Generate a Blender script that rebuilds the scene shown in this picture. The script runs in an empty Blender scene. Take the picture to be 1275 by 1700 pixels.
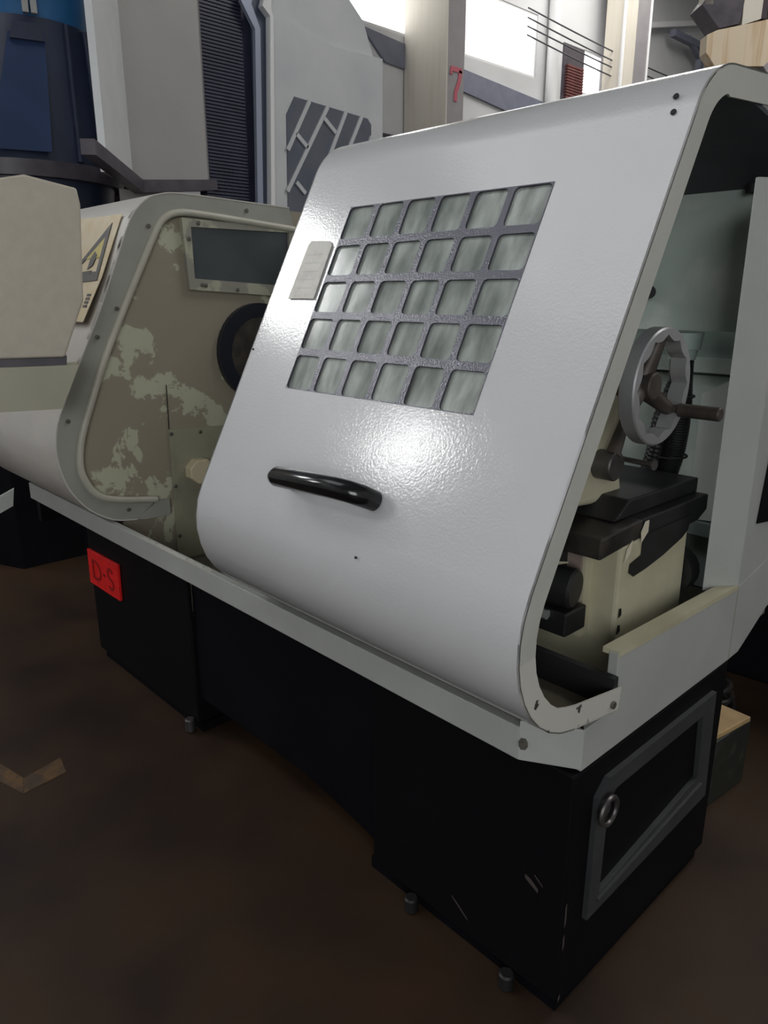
import bpy, bmesh, math, random
from mathutils import Vector, Matrix
random.seed(7)
PI = math.pi

# ------------------------------------------------------------------ camera, sky, light, exposure
sc = bpy.context.scene
sc.view_settings.view_transform = 'Standard'
sc.view_settings.look = 'None'
sc.view_settings.gamma = 1.0
sc.view_settings.use_curve_mapping = False
sc.view_settings.exposure = -0.64
COL = sc.collection

CAM = Vector((0.64, -1.114, 1.5))
yaw, pitch = math.radians(43.4), math.atan2(360, 1230)
HEAD = Vector((-math.cos(yaw), math.sin(yaw), 0))
FWD = HEAD * math.cos(pitch) - Vector((0, 0, 1)) * math.sin(pitch)
cd = bpy.data.cameras.new('camera')
cd.sensor_fit = 'VERTICAL'
cd.sensor_height = 34.6
cd.lens = 34.6 * 1230.0 / 1700.0
cd.clip_start = 0.05
cam = bpy.data.objects.new('camera', cd)
COL.objects.link(cam)
cam.location = CAM
cam.rotation_euler = FWD.to_track_quat('-Z', 'Y').to_euler()
sc.camera = cam

world = bpy.data.worlds.new('world')
sc.world = world
world.use_nodes = True
wb = world.node_tree.nodes['Background']
wb.inputs[0].default_value = (0.80, 0.90, 1.0, 1)      # even overcast sky outside the hall
wb.inputs[1].default_value = 1.0


def area_light(name, loc, rot, sx, sy, power, color=(1, 1, 1)):
    l = bpy.data.lights.new(name, 'AREA')
    l.shape = 'RECTANGLE'
    l.size, l.size_y, l.energy, l.color = sx, sy, power, color
    o = bpy.data.objects.new(name, l)
    o.location, o.rotation_euler = loc, rot
    COL.objects.link(o)
    return o


# unseen fill lights added under the ceiling for overall brightness
area_light('ceiling_fill', (-3.0, -2.7, 6.9), (0, 0, 0), 4.6, 3.2, 95, (0.98, 0.99, 1.0))
area_light('ceiling_fill', (1.0, 5.0, 6.6), (0, 0, 0), 3.0, 3.0, 300, (1.0, 0.98, 0.95))
area_light('ceiling_fill', (-4.5, 9.0, 6.6), (0, 0, 0), 3.0, 3.0, 260, (1.0, 0.98, 0.94))
# unseen fill light added behind the camera to brighten faces turned this way
_d = Vector((-.80, .58, -.16))
area_light('rear_fill', (3.7, -4.2, 2.3), _d.to_track_quat('-Z', 'Y').to_euler(), 2.6, 2.6, 175, (0.97, 1.0, 1.0))
PANE_POWER = 4.2            # panes in view, set weaker to keep the wall round them grey
PANE_POWER_HIGH = 34.0       # panes out of view, set stronger for highlights on the door

# ------------------------------------------------------------------ materials
_M = {}


def mat(name, color, rough=0.5, metal=0.0, var=0.0, vscale=6.0, bump=0.0, bscale=40.0, coat=0.0, color2=None,
        thresh=None, spec=0.5, detail=6.0, dist=0.0, nrough=0.5, vec=None):
    """principled paint; color2 with thresh = worn patches, var = gentle unevenness, bump = fine relief"""
    if name in _M:
        return _M[name]
    m = bpy.data.materials.new(name)
    m.use_nodes = True
    nt = m.node_tree
    b = nt.nodes['Principled BSDF']
    b.inputs['Roughness'].default_value = rough
    b.inputs['Metallic'].default_value = metal
    b.inputs['Specular IOR Level'].default_value = spec
    b.inputs['Coat Weight'].default_value = coat
    b.inputs['Coat Roughness'].default_value = 0.12
    c = (*color, 1)
    b.inputs['Base Color'].default_value = c
    tc = nt.nodes.new('ShaderNodeTexCoord')
    if color2 is not None or var > 0:
        n = nt.nodes.new('ShaderNodeTexNoise')
        n.inputs['Scale'].default_value = vscale
        n.inputs['Detail'].default_value = detail
        n.inputs['Distortion'].default_value = dist
        n.inputs['Roughness'].default_value = nrough
        if vec:
            mp = nt.nodes.new('ShaderNodeMapping')
            mp.inputs['Scale'].default_value = vec
            nt.links.new(tc.outputs['Object'], mp.inputs['Vector'])
            nt.links.new(mp.outputs['Vector'], n.inputs['Vector'])
        else:
            nt.links.new(tc.outputs['Object'], n.inputs['Vector'])
        r = nt.nodes.new('ShaderNodeValToRGB')
        if color2 is not None:
            t = thresh if thresh else (0.45, 0.55)
            r.color_ramp.elements[0].position, r.color_ramp.elements[1].position = t
            r.color_ramp.elements[0].color = c
            r.color_ramp.elements[1].color = (*color2, 1)
        else:
            r.color_ramp.elements[0].position, r.color_ramp.elements[1].position = 0.3, 0.7
            r.color_ramp.elements[0].color = tuple(x * (1 - var) for x in color) + (1,)
            r.color_ramp.elements[1].color = tuple(min(1, x * (1 + var)) for x in color) + (1,)
        nt.links.new(n.outputs['Fac'], r.inputs['Fac'])
        nt.links.new(r.outputs['Color'], b.inputs['Base Color'])
    if bump > 0:
        n2 = nt.nodes.new('ShaderNodeTexNoise')
        n2.inputs['Scale'].default_value = bscale
        n2.inputs['Detail'].default_value = 2.0
        nt.links.new(tc.outputs['Object'], n2.inputs['Vector'])
        bp = nt.nodes.new('ShaderNodeBump')
        bp.inputs['Strength'].default_value = bump
        bp.inputs['Distance'].default_value = 0.002
        nt.links.new(n2.outputs['Fac'], bp.inputs['Height'])
        nt.links.new(bp.outputs['Normal'], b.inputs['Normal'])
        if coat:
            nt.links.new(bp.outputs['Normal'], b.inputs['Coat Normal'])
    _M[name] = m
    return m


def glow(name, color, strength):
    m = bpy.data.materials.new(name)
    m.use_nodes = True
    nt = m.node_tree
    b = nt.nodes['Principled BSDF']
    b.inputs['Base Color'].default_value = (*color, 1)
    b.inputs['Emission Color'].default_value = (*color, 1)
    b.inputs['Emission Strength'].default_value = strength
    return m


def dirty_glass(name, tint, clear=0.45):
    m = bpy.data.materials.new(name)
    m.use_nodes = True
    nt = m.node_tree
    b = nt.nodes['Principled BSDF']
    out = nt.nodes['Material Output']
    b.inputs['Roughness'].default_value = 0.16
    ge = nt.nodes.new('ShaderNodeNewGeometry')
    mp = nt.nodes.new('ShaderNodeMapping')
    mp.inputs['Scale'].default_value = (2.2, 1, 0.7)
    nt.links.new(ge.outputs['Position'], mp.inputs['Vector'])
    n = nt.nodes.new('ShaderNodeTexNoise')
    n.inputs['Scale'].default_value = 11.0
    n.inputs['Detail'].default_value = 9.0
    nt.links.new(mp.outputs['Vector'], n.inputs['Vector'])
    r = nt.nodes.new('ShaderNodeValToRGB')
    r.color_ramp.elements[0].position, r.color_ramp.elements[1].position = 0.32, 0.70
    r.color_ramp.elements[0].color = tuple(x * 0.42 for x in tint) + (1,)
    r.color_ramp.elements[1].color = (*tint, 1)
    nt.links.new(n.outputs['Fac'], r.inputs['Fac'])
    nt.links.new(r.outputs['Color'], b.inputs['Base Color'])
    tr = nt.nodes.new('ShaderNodeBsdfTransparent')
    tr.inputs[0].default_value = (0.75, 0.86, 0.82, 1)
    mx = nt.nodes.new('ShaderNodeMixShader')
    mr = nt.nodes.new('ShaderNodeMapRange')
    mr.inputs['From Min'].default_value, mr.inputs['From Max'].default_value = 0.3, 0.7
    mr.inputs['To Min'].default_value, mr.inputs['To Max'].default_value = clear, clear * 0.3
    nt.links.new(n.outputs['Fac'], mr.inputs['Value'])
    nt.links.new(mr.outputs[0], mx.inputs[0])
    nt.links.new(b.outputs[0], mx.inputs[1])
    nt.links.new(tr.outputs[0], mx.inputs[2])
    nt.links.new(mx.outputs[0], out.inputs['Surface'])
    return m


PAINT = mat('door_paint', (0.60, 0.60, 0.61), 0.34, var=0.03, vscale=3, bump=0.14, bscale=170, coat=1.0)
PAINT_TRAY = mat('tray_paint', (0.43, 0.44, 0.42), 0.38, var=0.06, vscale=5, bump=0.1, bscale=160)
PAINT_SHELL = mat('shell_paint', (0.55, 0.52, 0.48), 0.38, var=0.06, vscale=4)
FLANGE = mat('flange_paint', (0.50, 0.50, 0.46), 0.42, var=0.05, vscale=8)
CHIPPED = mat('chipped_flange_paint', (0.56, 0.55, 0.50), 0.5, color2=(0.05, 0.045, 0.04), thresh=(0.66, 0.69), vscale=28)
HEAD_WALL = mat('headstock_paint', (0.29, 0.255, 0.195), 0.5, color2=(0.47, 0.47, 0.35), thresh=(0.535, 0.55), vscale=4.2, detail=13, dist=0.3, nrough=0.62)
HEAD_RIM = mat('headstock_rim_paint', (0.31, 0.31, 0.275), 0.42, var=0.10, vscale=5)
HEAD_BEAD = mat('headstock_bead_paint', (0.45, 0.43, 0.36), 0.4, var=0.10, vscale=9)
BLACK = mat('black_paint', (0.004, 0.004, 0.006), 0.55, var=0.3, vscale=5, spec=0.12)
BLACK_WORN = mat('worn_black_paint', (0.004, 0.004, 0.005), 0.55, color2=(0.05, 0.042, 0.04), thresh=(0.74, 0.78), vscale=11, spec=0.14)
GREASE = mat('greasy_black', (0.012, 0.012, 0.013), 0.45, var=0.4, vscale=10)
GREASE_BROWN = mat('oily_brown_metal', (0.045, 0.038, 0.033), 0.4, color2=(0.014, 0.013, 0.013), thresh=(0.42, 0.55), vscale=9)
CREAM = mat('cream_casting', (0.52, 0.49, 0.35), 0.5, color2=(0.40, 0.36, 0.25), thresh=(0.45, 0.75), vscale=5)
CREAM_EDGE = mat('cream_chip', (0.65, 0.60, 0.47), 0.6)
GREEN = mat('splash_wall_green', (0.50, 0.58, 0.54), 0.45, color2=(0.66, 0.70, 0.66), thresh=(0.50, 0.72), vscale=7, detail=10)
GREEN_PALE = mat('pale_green_plate', (0.72, 0.77, 0.72), 0.45, color2=(0.35, 0.35, 0.32), thresh=(0.70, 0.76), vscale=22)
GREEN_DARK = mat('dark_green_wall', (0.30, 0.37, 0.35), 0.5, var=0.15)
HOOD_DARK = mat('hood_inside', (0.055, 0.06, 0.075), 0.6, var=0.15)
TRAY_IN = mat('oily_tray_floor', (0.15, 0.135, 0.10), 0.45, color2=(0.08, 0.065, 0.045), thresh=(0.4, 0.7), vscale=5)
GRILLE = mat('grille_grey', (0.085, 0.085, 0.11), 0.28, metal=0.3, bump=0.5, bscale=260, coat=0.3)
PANE = dirty_glass('oily_glass', (0.56, 0.60, 0.56), 0.42)
PANE_DARK = mat('dark_window_glass', (0.06, 0.068, 0.075), 0.12, var=0.2, vscale=3)
HANDLE = mat('handle_black', (0.006, 0.006, 0.007), 0.16, spec=0.6)
RUBBER = mat('rubber_black', (0.012, 0.012, 0.013), 0.7)
STEEL = mat('brushed_steel', (0.40, 0.40, 0.41), 0.36, metal=0.5, var=0.12, vscale=10)
STEEL_DARK = mat('dark_steel', (0.13, 0.12, 0.12), 0.4, metal=0.8, var=0.25, vscale=12)
RUSTY = mat('rusty_cast_iron', (0.10, 0.084, 0.074), 0.5, metal=0.5, color2=(0.06, 0.05, 0.045), thresh=(0.4, 0.65), vscale=18)
BOLT = mat('bolt_grey', (0.16, 0.15, 0.13), 0.45, metal=0.6)
PLATE = mat('aluminium_plate', (0.56, 0.55, 0.50), 0.45, color2=(0.48, 0.46, 0.42), thresh=(0.45, 0.6), vscale=25, metal=0.1)
RED = mat('red_sign', (0.72, 0.012, 0.012), 0.45, var=0.12, vscale=20)
RED_DARK = mat('sign_letter_red', (0.27, 0.004, 0.004), 0.5)
LABEL = mat('yellowed_label', (0.66, 0.56, 0.38), 0.5, color2=(0.60, 0.47, 0.25), thresh=(0.4, 0.7), vscale=14)
LABEL_INK = mat('label_ink', (0.045, 0.04, 0.035), 0.5)
LABEL_YELLOW = mat('label_yellow', (0.55, 0.46, 0.12), 0.5)
PENDANT = mat('cream_box_paint', (0.52, 0.465, 0.385), 0.5, var=0.05, vscale=30)
NECKM = mat('bracket_paint', (0.40, 0.38, 0.29), 0.45, var=0.06)
FLOORM = mat('floor_paint', (0.047, 0.026, 0.014), 0.55, color2=(0.022, 0.013, 0.010), thresh=(0.4, 0.66), vscale=2.2, detail=9, spec=0.2)
FLOOR_LINE = mat('worn_yellow_paint', (0.13, 0.066, 0.018), 0.6, color2=(0.05, 0.03, 0.018), thresh=(0.40, 0.58), vscale=12, nrough=0.65)
WALLM = mat('wall_paint', (0.66, 0.665, 0.67), 0.8, var=0.05, vscale=1.5)
CEILM = mat('ceiling_paint', (0.42, 0.44, 0.46), 0.8, var=0.1, vscale=1)
BEAMM = mat('beam_blue_grey', (0.19, 0.20, 0.26), 0.6, var=0.1)
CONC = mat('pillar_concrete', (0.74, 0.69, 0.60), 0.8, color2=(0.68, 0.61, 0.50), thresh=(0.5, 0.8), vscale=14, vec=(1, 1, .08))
CONC_GREY = mat('pillar_shaded_side', (0.34, 0.32, 0.33), 0.8, var=0.06)  # darker concrete, puts the pillars' shaded side into the colour
RUSTCONC = mat('stained_concrete', (0.72, 0.60, 0.44), 0.8, color2=(0.50, 0.29, 0.12), thresh=(0.50, 0.70), vscale=16, vec=(1, 1, .06))
SEVEN = mat('red_numeral', (0.55, 0.12, 0.16), 0.6)
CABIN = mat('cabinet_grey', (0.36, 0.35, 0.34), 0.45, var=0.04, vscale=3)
CABIN_LIT = mat('cabinet_lit_grey', (0.74, 0.76, 0.77), 0.3, var=0.05)  # brighter copy of the cabinet grey, light on the side panel painted in
CABIN_PALE = mat('cabinet_pale', (0.60, 0.61, 0.62), 0.4, color2=(0.52, 0.54, 0.56), thresh=(0.4, 0.7), vscale=2.5)
LIP = mat('lip_dark', (0.075, 0.065, 0.08), 0.4, var=0.3, vscale=12)
BELLOWS = mat('bellows_navy', (0.040, 0.042, 0.075), 0.3, var=0.15)
STRIPM = mat('strip_steel_blue', (0.32, 0.36, 0.46), 0.3, metal=0.3)
NAVY = mat('frame_navy', (0.05, 0.065, 0.105), 0.4)
WHITEM = mat('white_paint', (0.80, 0.80, 0.80), 0.5)
WIN_STRIP = mat('window_stripe_pale', (0.55, 0.56, 0.58), 0.5)  # pale diagonal stripes across the dark window
WIN_TILE = mat('tinted_glass', (0.13, 0.14, 0.17), 0.2, color2=(0.10, 0.115, 0.15), thresh=(0.4, 0.6), vscale=3)
DRUM_NAVY = mat('drum_navy', (0.018, 0.026, 0.055), 0.35, var=0.2, vscale=5)
DRUM_BLUE = mat('drum_blue_panel', (0.024, 0.045, 0.11), 0.3, var=0.15, vscale=4)
TANK_BLUE = mat('tank_blue', (0.015, 0.11, 0.27), 0.35, var=0.12, vscale=4)
PALE_BLUE = mat('pale_blue_strip', (0.30, 0.62, 0.90), 0.4)
MAROON = mat('dark_maroon', (0.045, 0.026, 0.034), 0.6, var=0.2)
CRATE = mat('crate_green_black', (0.020, 0.022, 0.018), 0.5, color2=(0.045, 0.045, 0.038), thresh=(0.55, 0.75), vscale=18)
CARD = mat('cardboard_yellow', (0.42, 0.29, 0.14), 0.7, var=0.15, vscale=12)
WINGLASS = glow('bright_window_glass', (1.0, 1.0, 1.0), PANE_POWER)
WINGLASS_HIGH = glow('strong_window_glass', (1.0, 1.0, 1.0), PANE_POWER_HIGH)
BRICKM = mat('brick_red', (0.17, 0.06, 0.055), 0.8, var=0.2, vscale=6)
FRAME_M = mat('side_frame_grey', (0.040, 0.042, 0.044), 0.5, var=0.15, vscale=12)
CABLE = mat('cable_dark', (0.08, 0.08, 0.09), 0.6)

# ------------------------------------------------------------------ builders
WLOC = {}


def empty(name, loc, label, cat, group=None):
    o = bpy.data.objects.new(name, None)
    o.empty_display_size = 0.1
    o.location = loc
    COL.objects.link(o)
    WLOC[o.name] = Vector(loc)
    o['label'], o['category'] = label, cat
    if group:
        o['group'] = group
    return o


def tag(o, label, cat, group=None):
    o['label'], o['category'] = label, cat
    if group:
        o['group'] = group
    return o


def mesh(name, vs, fs, material, parent=None, smooth=False, bevel=0.0, structure=False, fix=True, label=None, seg=2):
    vs = [Vector(v) for v in vs]
    lo = Vector([min(v[i] for v in vs) for i in range(3)])
    hi = Vector([max(v[i] for v in vs) for i in range(3)])
    org = (lo + hi) * 0.5
    me = bpy.data.meshes.new(name)
    me.from_pydata([v - org for v in vs], [], fs)
    if fix or bevel:
        bm = bmesh.new()
        bm.from_mesh(me)
        bmesh.ops.recalc_face_normals(bm, faces=bm.faces)
        if bevel:
            ed = [e for e in bm.edges if len(e.link_faces) == 2 and e.calc_face_angle(0) > 0.5]
            bmesh.ops.bevel(bm, geom=ed, offset=bevel, segments=seg, affect='EDGES', profile=0.5, clamp_overlap=True)
        bm.to_mesh(me)
        bm.free()
    me.materials.append(material)
    if smooth:
        for p in me.polygons:
            p.use_smooth = True
        me.set_sharp_from_angle(angle=math.radians(38))
    o = bpy.data.objects.new(name, me)
    COL.objects.link(o)
    pl = WLOC[parent.name] if parent else Vector((0, 0, 0))
    if parent:
        o.parent = parent
    o.location = org - pl
    WLOC[o.name] = org
    if structure:
        o['kind'] = 'structure'
    if label:
        o['label'] = label
    return o


def dup(src, center, parent, rot=None):
    """another object of the same mesh data, centred at CENTER"""
    o = src.copy()
    COL.objects.link(o)
    o.parent = parent
    o.location = Vector(center) - (WLOC[parent.name] if parent else Vector((0, 0, 0)))
    if rot is not None:
        o.rotation_euler = rot
    WLOC[o.name] = Vector(center)
    return o


def box(name, lo, hi, material, parent=None, bevel=0.0, **k):
    x0, y0, z0 = lo
    x1, y1, z1 = hi
    vs = [(x0, y0, z0), (x1, y0, z0), (x1, y1, z0), (x0, y1, z0), (x0, y0, z1), (x1, y0, z1), (x1, y1, z1), (x0, y1, z1)]
    fs = [(0, 3, 2, 1), (4, 5, 6, 7), (0, 1, 5, 4), (1, 2, 6, 5), (2, 3, 7, 6), (3, 0, 4, 7)]
    return mesh(name, vs, fs, material, parent, bevel=bevel, **k)


def obox(name, c, ax, ay, az, material, parent=None, bevel=0.0, **k):
    """box about C with half axes given as vectors"""
    c, ax, ay, az = map(Vector, (c, ax, ay, az))
    vs = [c + sx * ax + sy * ay + sz * az for sz in (-1, 1) for sx, sy in ((-1, -1), (1, -1), (1, 1), (-1, 1))]
    fs = [(0, 3, 2, 1), (4, 5, 6, 7), (0, 1, 5, 4), (1, 2, 6, 5), (2, 3, 7, 6), (3, 0, 4, 7)]
    return mesh(name, vs, fs, material, parent, bevel=bevel, **k)


def slab(name, pts, off, material, parent=None, bevel=0.0, **k):
    """polygon PTS (3-D, planar) given the thickness vector OFF"""
    off = Vector(off)
    pts = [Vector(p) for p in pts]
    n = len(pts)
    vs = pts + [p + off for p in pts]
    fs = [tuple(range(n))[::-1], tuple(range(n, 2 * n))]
    fs += [(i, (i + 1) % n, n + (i + 1) % n, n + i) for i in range(n)]
    return mesh(name, vs, fs, material, parent, bevel=bevel, **k)


def ring_slab(name, outer, inner, off, material, parent=None, **k):
    """plate between two closed loops of equal length"""
    off = Vector(off)
    n = len(outer)
    o0 = [Vector(p) for p in outer]
    i0 = [Vector(p) for p in inner]
    vs = o0 + i0 + [p + off for p in o0] + [p + off for p in i0]
    fs = []
    for a in range(n):
        b = (a + 1) % n
        fs += [(a, b, n + b, n + a), (2 * n + a, 3 * n + a, 3 * n + b, 2 * n + b),
               (a, 2 * n + a, 2 * n + b, b), (n + a, n + b, 3 * n + b, 3 * n + a)]
    return mesh(name, vs, fs, material, parent, **k)


def band_slab(name, A, B, off, material, parent=None, **k):
    """open strip between two polylines, given thickness OFF"""
    off = Vector(off)
    n = len(A)
    A = [Vector(p) for p in A]
    B = [Vector(p) for p in B]
    vs = A + B + [p + off for p in A] + [p + off for p in B]
    fs = []
    for a in range(n - 1):
        b = a + 1
        fs += [(a, b, n + b, n + a), (2 * n + a, 3 * n + a, 3 * n + b, 2 * n + b),
               (a, 2 * n + a, 2 * n + b, b), (n + a, n + b, 3 * n + b, 3 * n + a)]
    for a in (0, n - 1):
        fs.append((a, n + a, 3 * n + a, 2 * n + a))
    return mesh(name, vs, fs, material, parent, **k)


def tube(name, pts, r, material, parent=None, seg=12, closed=False, caps=True, **k):
    """round bar along PTS; R a number or one per point"""
    pts = [Vector(p) for p in pts]
    n = len(pts)
    rr = r if isinstance(r, (list, tuple)) else [r] * n
    vs, fs = [], []
    prev = None
    for i, p in enumerate(pts):
        if closed:
            t = pts[(i + 1) % n] - pts[i - 1]
        else:
            t = pts[min(i + 1, n - 1)] - pts[max(i - 1, 0)]
        t.normalize()
        if prev is None:
            a = Vector((0, 0, 1)) if abs(t.z) < 0.9 else Vector((1, 0, 0))
            u = t.cross(a).normalized()
        else:
            u = (prev - t * prev.dot(t)).normalized()
        prev = u
        w = t.cross(u)
        for s in range(seg):
            an = 2 * PI * s / seg
            vs.append(p + (u * math.cos(an) + w * math.sin(an)) * rr[i])
    m = n if closed else n - 1
    for i in range(m):
        j = (i + 1) % n
        for s in range(seg):
            q = (s + 1) % seg
            fs.append((i * seg + s, i * seg + q, j * seg + q, j * seg + s))
    if not closed and caps:
        fs.append(tuple(range(seg))[::-1])
        fs.append(tuple(range((n - 1) * seg, n * seg)))
    return mesh(name, vs, fs, material, parent, smooth=True, **k)


def cyl(name, p0, p1, r, material, parent=None, seg=20, ch=0.0, **k):
    """cylinder with chamfered rims"""
    p0, p1 = Vector(p0), Vector(p1)
    d = (p1 - p0).normalized()
    if ch:
        return tube(name, [p0, p0 + d * ch, p1 - d * ch, p1], [r - ch, r, r, r - ch], material, parent, seg, **k)
    return tube(name, [p0, p1], r, material, parent, seg, **k)


def join_meshes(name, parts, parent=None, **k):
    """several builders' pieces made one mesh (one part)"""
    bm = bmesh.new()
    m = parts[0].data.materials[0]
    for p in parts:
        t = bpy.data.meshes.new('t')
        t = p.data.copy()
        t.transform(Matrix.Translation(WLOC[p.name]))
        bm.from_mesh(t)
        bpy.data.meshes.remove(t)
    bm.verts.ensure_lookup_table()
    vs = [v.co.copy() for v in bm.verts]
    bm.verts.index_update()
    fs = [tuple(v.index for v in f.verts) for f in bm.faces]
    bm.free()
    for p in parts:
        bpy.data.objects.remove(p)
    return mesh(name, vs, fs, m, parent, **k)


def fillet(poly, radii, step=9):
    """2-D polyline with rounded inner corners"""
    out = [Vector(poly[0])]
    for i in range(1, len(poly) - 1):
        p, a, b = Vector(poly[i]), Vector(poly[i - 1]), Vector(poly[i + 1])
        d0, d1 = (a - p).normalized(), (b - p).normalized()
        ang = d0.angle(d1)
        r = radii[i - 1]
        t = r / math.tan(ang / 2)
        c = p + (d0 + d1).normalized() * (r / math.sin(ang / 2))
        s, e = p + d0 * t - c, p + d1 * t - c
        for q in range(step + 1):
            f = q / step
            v = s.lerp(e, f).normalized() * r
            # even angle steps
            tot = s.angle(e)
            v = (s * math.sin((1 - f) * tot) + e * math.sin(f * tot)) / math.sin(tot)
            out.append(c + v)
    out.append(Vector(poly[-1]))
    return out


def smooth_line(pts, sub=4):
    """Catmull-Rom through 2-D or 3-D points"""
    P = [Vector(p) for p in pts]
    out = []
    for i in range(len(P) - 1):
        a, b, c, d = P[max(i - 1, 0)], P[i], P[i + 1], P[min(i + 2, len(P) - 1)]
        for q in range(sub):
            t = q / sub
            out.append(0.5 * ((2 * b) + (c - a) * t + (2 * a - 5 * b + 4 * c - d) * t * t + (3 * b - a - 3 * c + d) * t ** 3))
    out.append(P[-1])
    return out


def offset_line(P, d):
    """2-D polyline moved sideways by d (number or function of index fraction)"""
    out = []
    n = len(P)
    for i, p in enumerate(P):
        t = (P[min(i + 1, n - 1)] - P[max(i - 1, 0)]).normalized()
        out.append(p + Vector((-t.y, t.x)) * (d(i / (n - 1)) if callable(d) else d))
    return out


def sheet_x(name, prof, x0, x1, th, material, parent=None, cols=None, holes=(), **k):
    """bent sheet: profile (y,z) swept along x, thickness TH; HOLES = set of (column, first, last profile index)"""
    inner = offset_line(prof, th)
    xs = cols or [x0, x1]
    n = len(prof)
    vs, fs = [], []
    for layer in (prof, inner):
        for x in xs:
            vs += [(x, p.x, p.y) for p in layer]
    L = n * len(xs)
    idx = lambda l, c, i: l * L + c * n + i
    solid = {}
    for c in range(len(xs) - 1):
        for i in range(n - 1):
            solid[(c, i)] = not any(c == h[0] and h[1] <= i < h[2] for h in holes)
    for (c, i), s in solid.items():
        if not s:
            continue
        fs.append((idx(0, c, i), idx(0, c + 1, i), idx(0, c + 1, i + 1), idx(0, c, i + 1)))
        fs.append((idx(1, c, i), idx(1, c, i + 1), idx(1, c + 1, i + 1), idx(1, c + 1, i)))
        for dc, di, a, b in ((-1, 0, (c, i), (c, i + 1)), (1, 0, (c + 1, i), (c + 1, i + 1)),
                             (0, -1, (c, i), (c + 1, i)), (0, 1, (c, i + 1), (c + 1, i + 1))):
            if not solid.get((c + dc, i + di), False):
                fs.append((idx(0, *a), idx(0, *b), idx(1, *b), idx(1, *a)))
    return mesh(name, vs, fs, material, parent, smooth=True, **k)


def letters(name, strokes, place, width, depth, material, parent, **k):
    """flat strokes: list of polylines in (u,v), PLACE maps (u,v,w) to 3-D"""
    vs, fs = [], []
    for st in strokes:
        P = [Vector(p) for p in st]
        A = offset_line(P, width / 2)
        B = offset_line(P, -width / 2)
        b = len(vs)
        n = len(P)
        for layer in (0, depth):
            vs += [place(p.x, p.y, layer) for p in A] + [place(p.x, p.y, layer) for p in B]
        for i in range(n - 1):
            j = i + 1
            q = 2 * n
            fs += [(b + i, b + j, b + n + j, b + n + i), (b + q + i, b + q + n + i, b + q + n + j, b + q + j),
                   (b + i, b + q + i, b + q + j, b + j), (b + n + i, b + n + j, b + q + n + j, b + q + n + i)]
        for i in (0, n - 1):
            fs.append((b + i, b + n + i, b + 3 * n + i, b + 2 * n + i))
    return mesh(name, vs, fs, material, parent, **k)


def arc2(cx, cy, rx, ry, a0, a1, n=8):
    return [(cx + rx * math.cos(math.radians(a0 + (a1 - a0) * i / n)), cy + ry * math.sin(math.radians(a0 + (a1 - a0) * i / n))) for i in range(n + 1)]


# ------------------------------------------------------------------ the hall
box('floor', (-6.7, -7.5, -0.1), (4.5, 16.5, 0.0), FLOORM, structure=True)
box('ceiling', (-6.7, -7.5, 7.0), (4.5, 16.5, 7.1), CEILM, structure=True)
box('wall_back', (-6.7, 16.3, 0), (4.5, 16.5, 7), WALLM, structure=True)
box('wall_front', (-6.7, -7.7, 0), (4.5, -7.5, 7), WALLM, structure=True)
box('wall_right', (4.4, -7.5, 0), (4.6, 16.3, 7), WALLM, structure=True)

# the long wall with its row of high windows: the wall is cut round every opening
WX = -6.5
WINDOWS = [(-5.75, -4.85), (-2.75, -1.80), (5.0, 6.16), (7.06, 8.60), (9.80, 10.32)]
WZ0, WZ1 = 4.46, 5.25


def wall_with_openings():
    vs, fs = [], []

    def bx(y0, y1, z0, z1):
        b = len(vs)
        for x in (WX - 0.2, WX):
            vs.extend([(x, y0, z0), (x, y1, z0), (x, y1, z1), (x, y0, z1)])
        fs.extend([(b, b + 3, b + 2, b + 1), (b + 4, b + 5, b + 6, b + 7), (b, b + 1, b + 5, b + 4),
                   (b + 1, b + 2, b + 6, b + 5), (b + 2, b + 3, b + 7, b + 6), (b + 3, b, b + 4, b + 7)])
    ys = [-7.5] + [v for w in WINDOWS for v in w] + [16.3]
    bx(-7.5, 16.3, 0, WZ0)
    for i in range(0, len(ys), 2):
        bx(ys[i], ys[i + 1], WZ0, 7.0)
    for i, (a, b) in enumerate(WINDOWS):
        bx(a, b, TOP[i], 7.0)
    return mesh('wall_left', vs, fs, WALLM, structure=True, fix=False)


TOP = [5.85, 5.75, 5.6, 5.25, 5.06]
wall_with_openings()
for i, (a, b) in enumerate(WINDOWS):
    f = ring_slab('window_%d' % (i + 1), [(WX - 0.06, a, WZ0), (WX - 0.06, b, WZ0), (WX - 0.06, b, TOP[i]), (WX - 0.06, a, TOP[i])],
                  [(WX - 0.06, a + .03, WZ0 + .03), (WX - 0.06, b - .03, WZ0 + .03), (WX - 0.06, b - .03, TOP[i] - .03), (WX - 0.06, a + .03, TOP[i] - .03)],
                  (0.05, 0, 0), WHITEM, structure=True)
    box('pane', (WX - 0.10, a, WZ0), (WX - 0.08, b, TOP[i]), WINGLASS_HIGH if i < 2 else WINGLASS, f)

# dark sill girders running under the windows
tag(slab('steel_girder', [(WX + .004, 5.25, 4.42), (WX + .004, 5.95, 4.365), (WX + .004, 5.95, 4.10), (WX + .004, 5.63, 4.12)], (.03, 0, 0), BEAMM),
    'dark blue grey girder stub with a pointed end beside the pillar', 'girder')
tag(slab('steel_girder', [(WX + .004, 6.9, 4.30), (WX + .004, 8.77, 4.185), (WX + .004, 8.77, 3.86), (WX + .004, 6.9, 4.05)], (.03, 0, 0), BEAMM),
    'long dark blue grey girder on the wall under the bright window', 'girder')
tag(box('wall_rail', (WX, 4.6, 3.33), (WX + .04, 6.6, 3.36), LIP), 'thin dark rail low on the wall behind the curved lathe door', 'rail')
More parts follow.
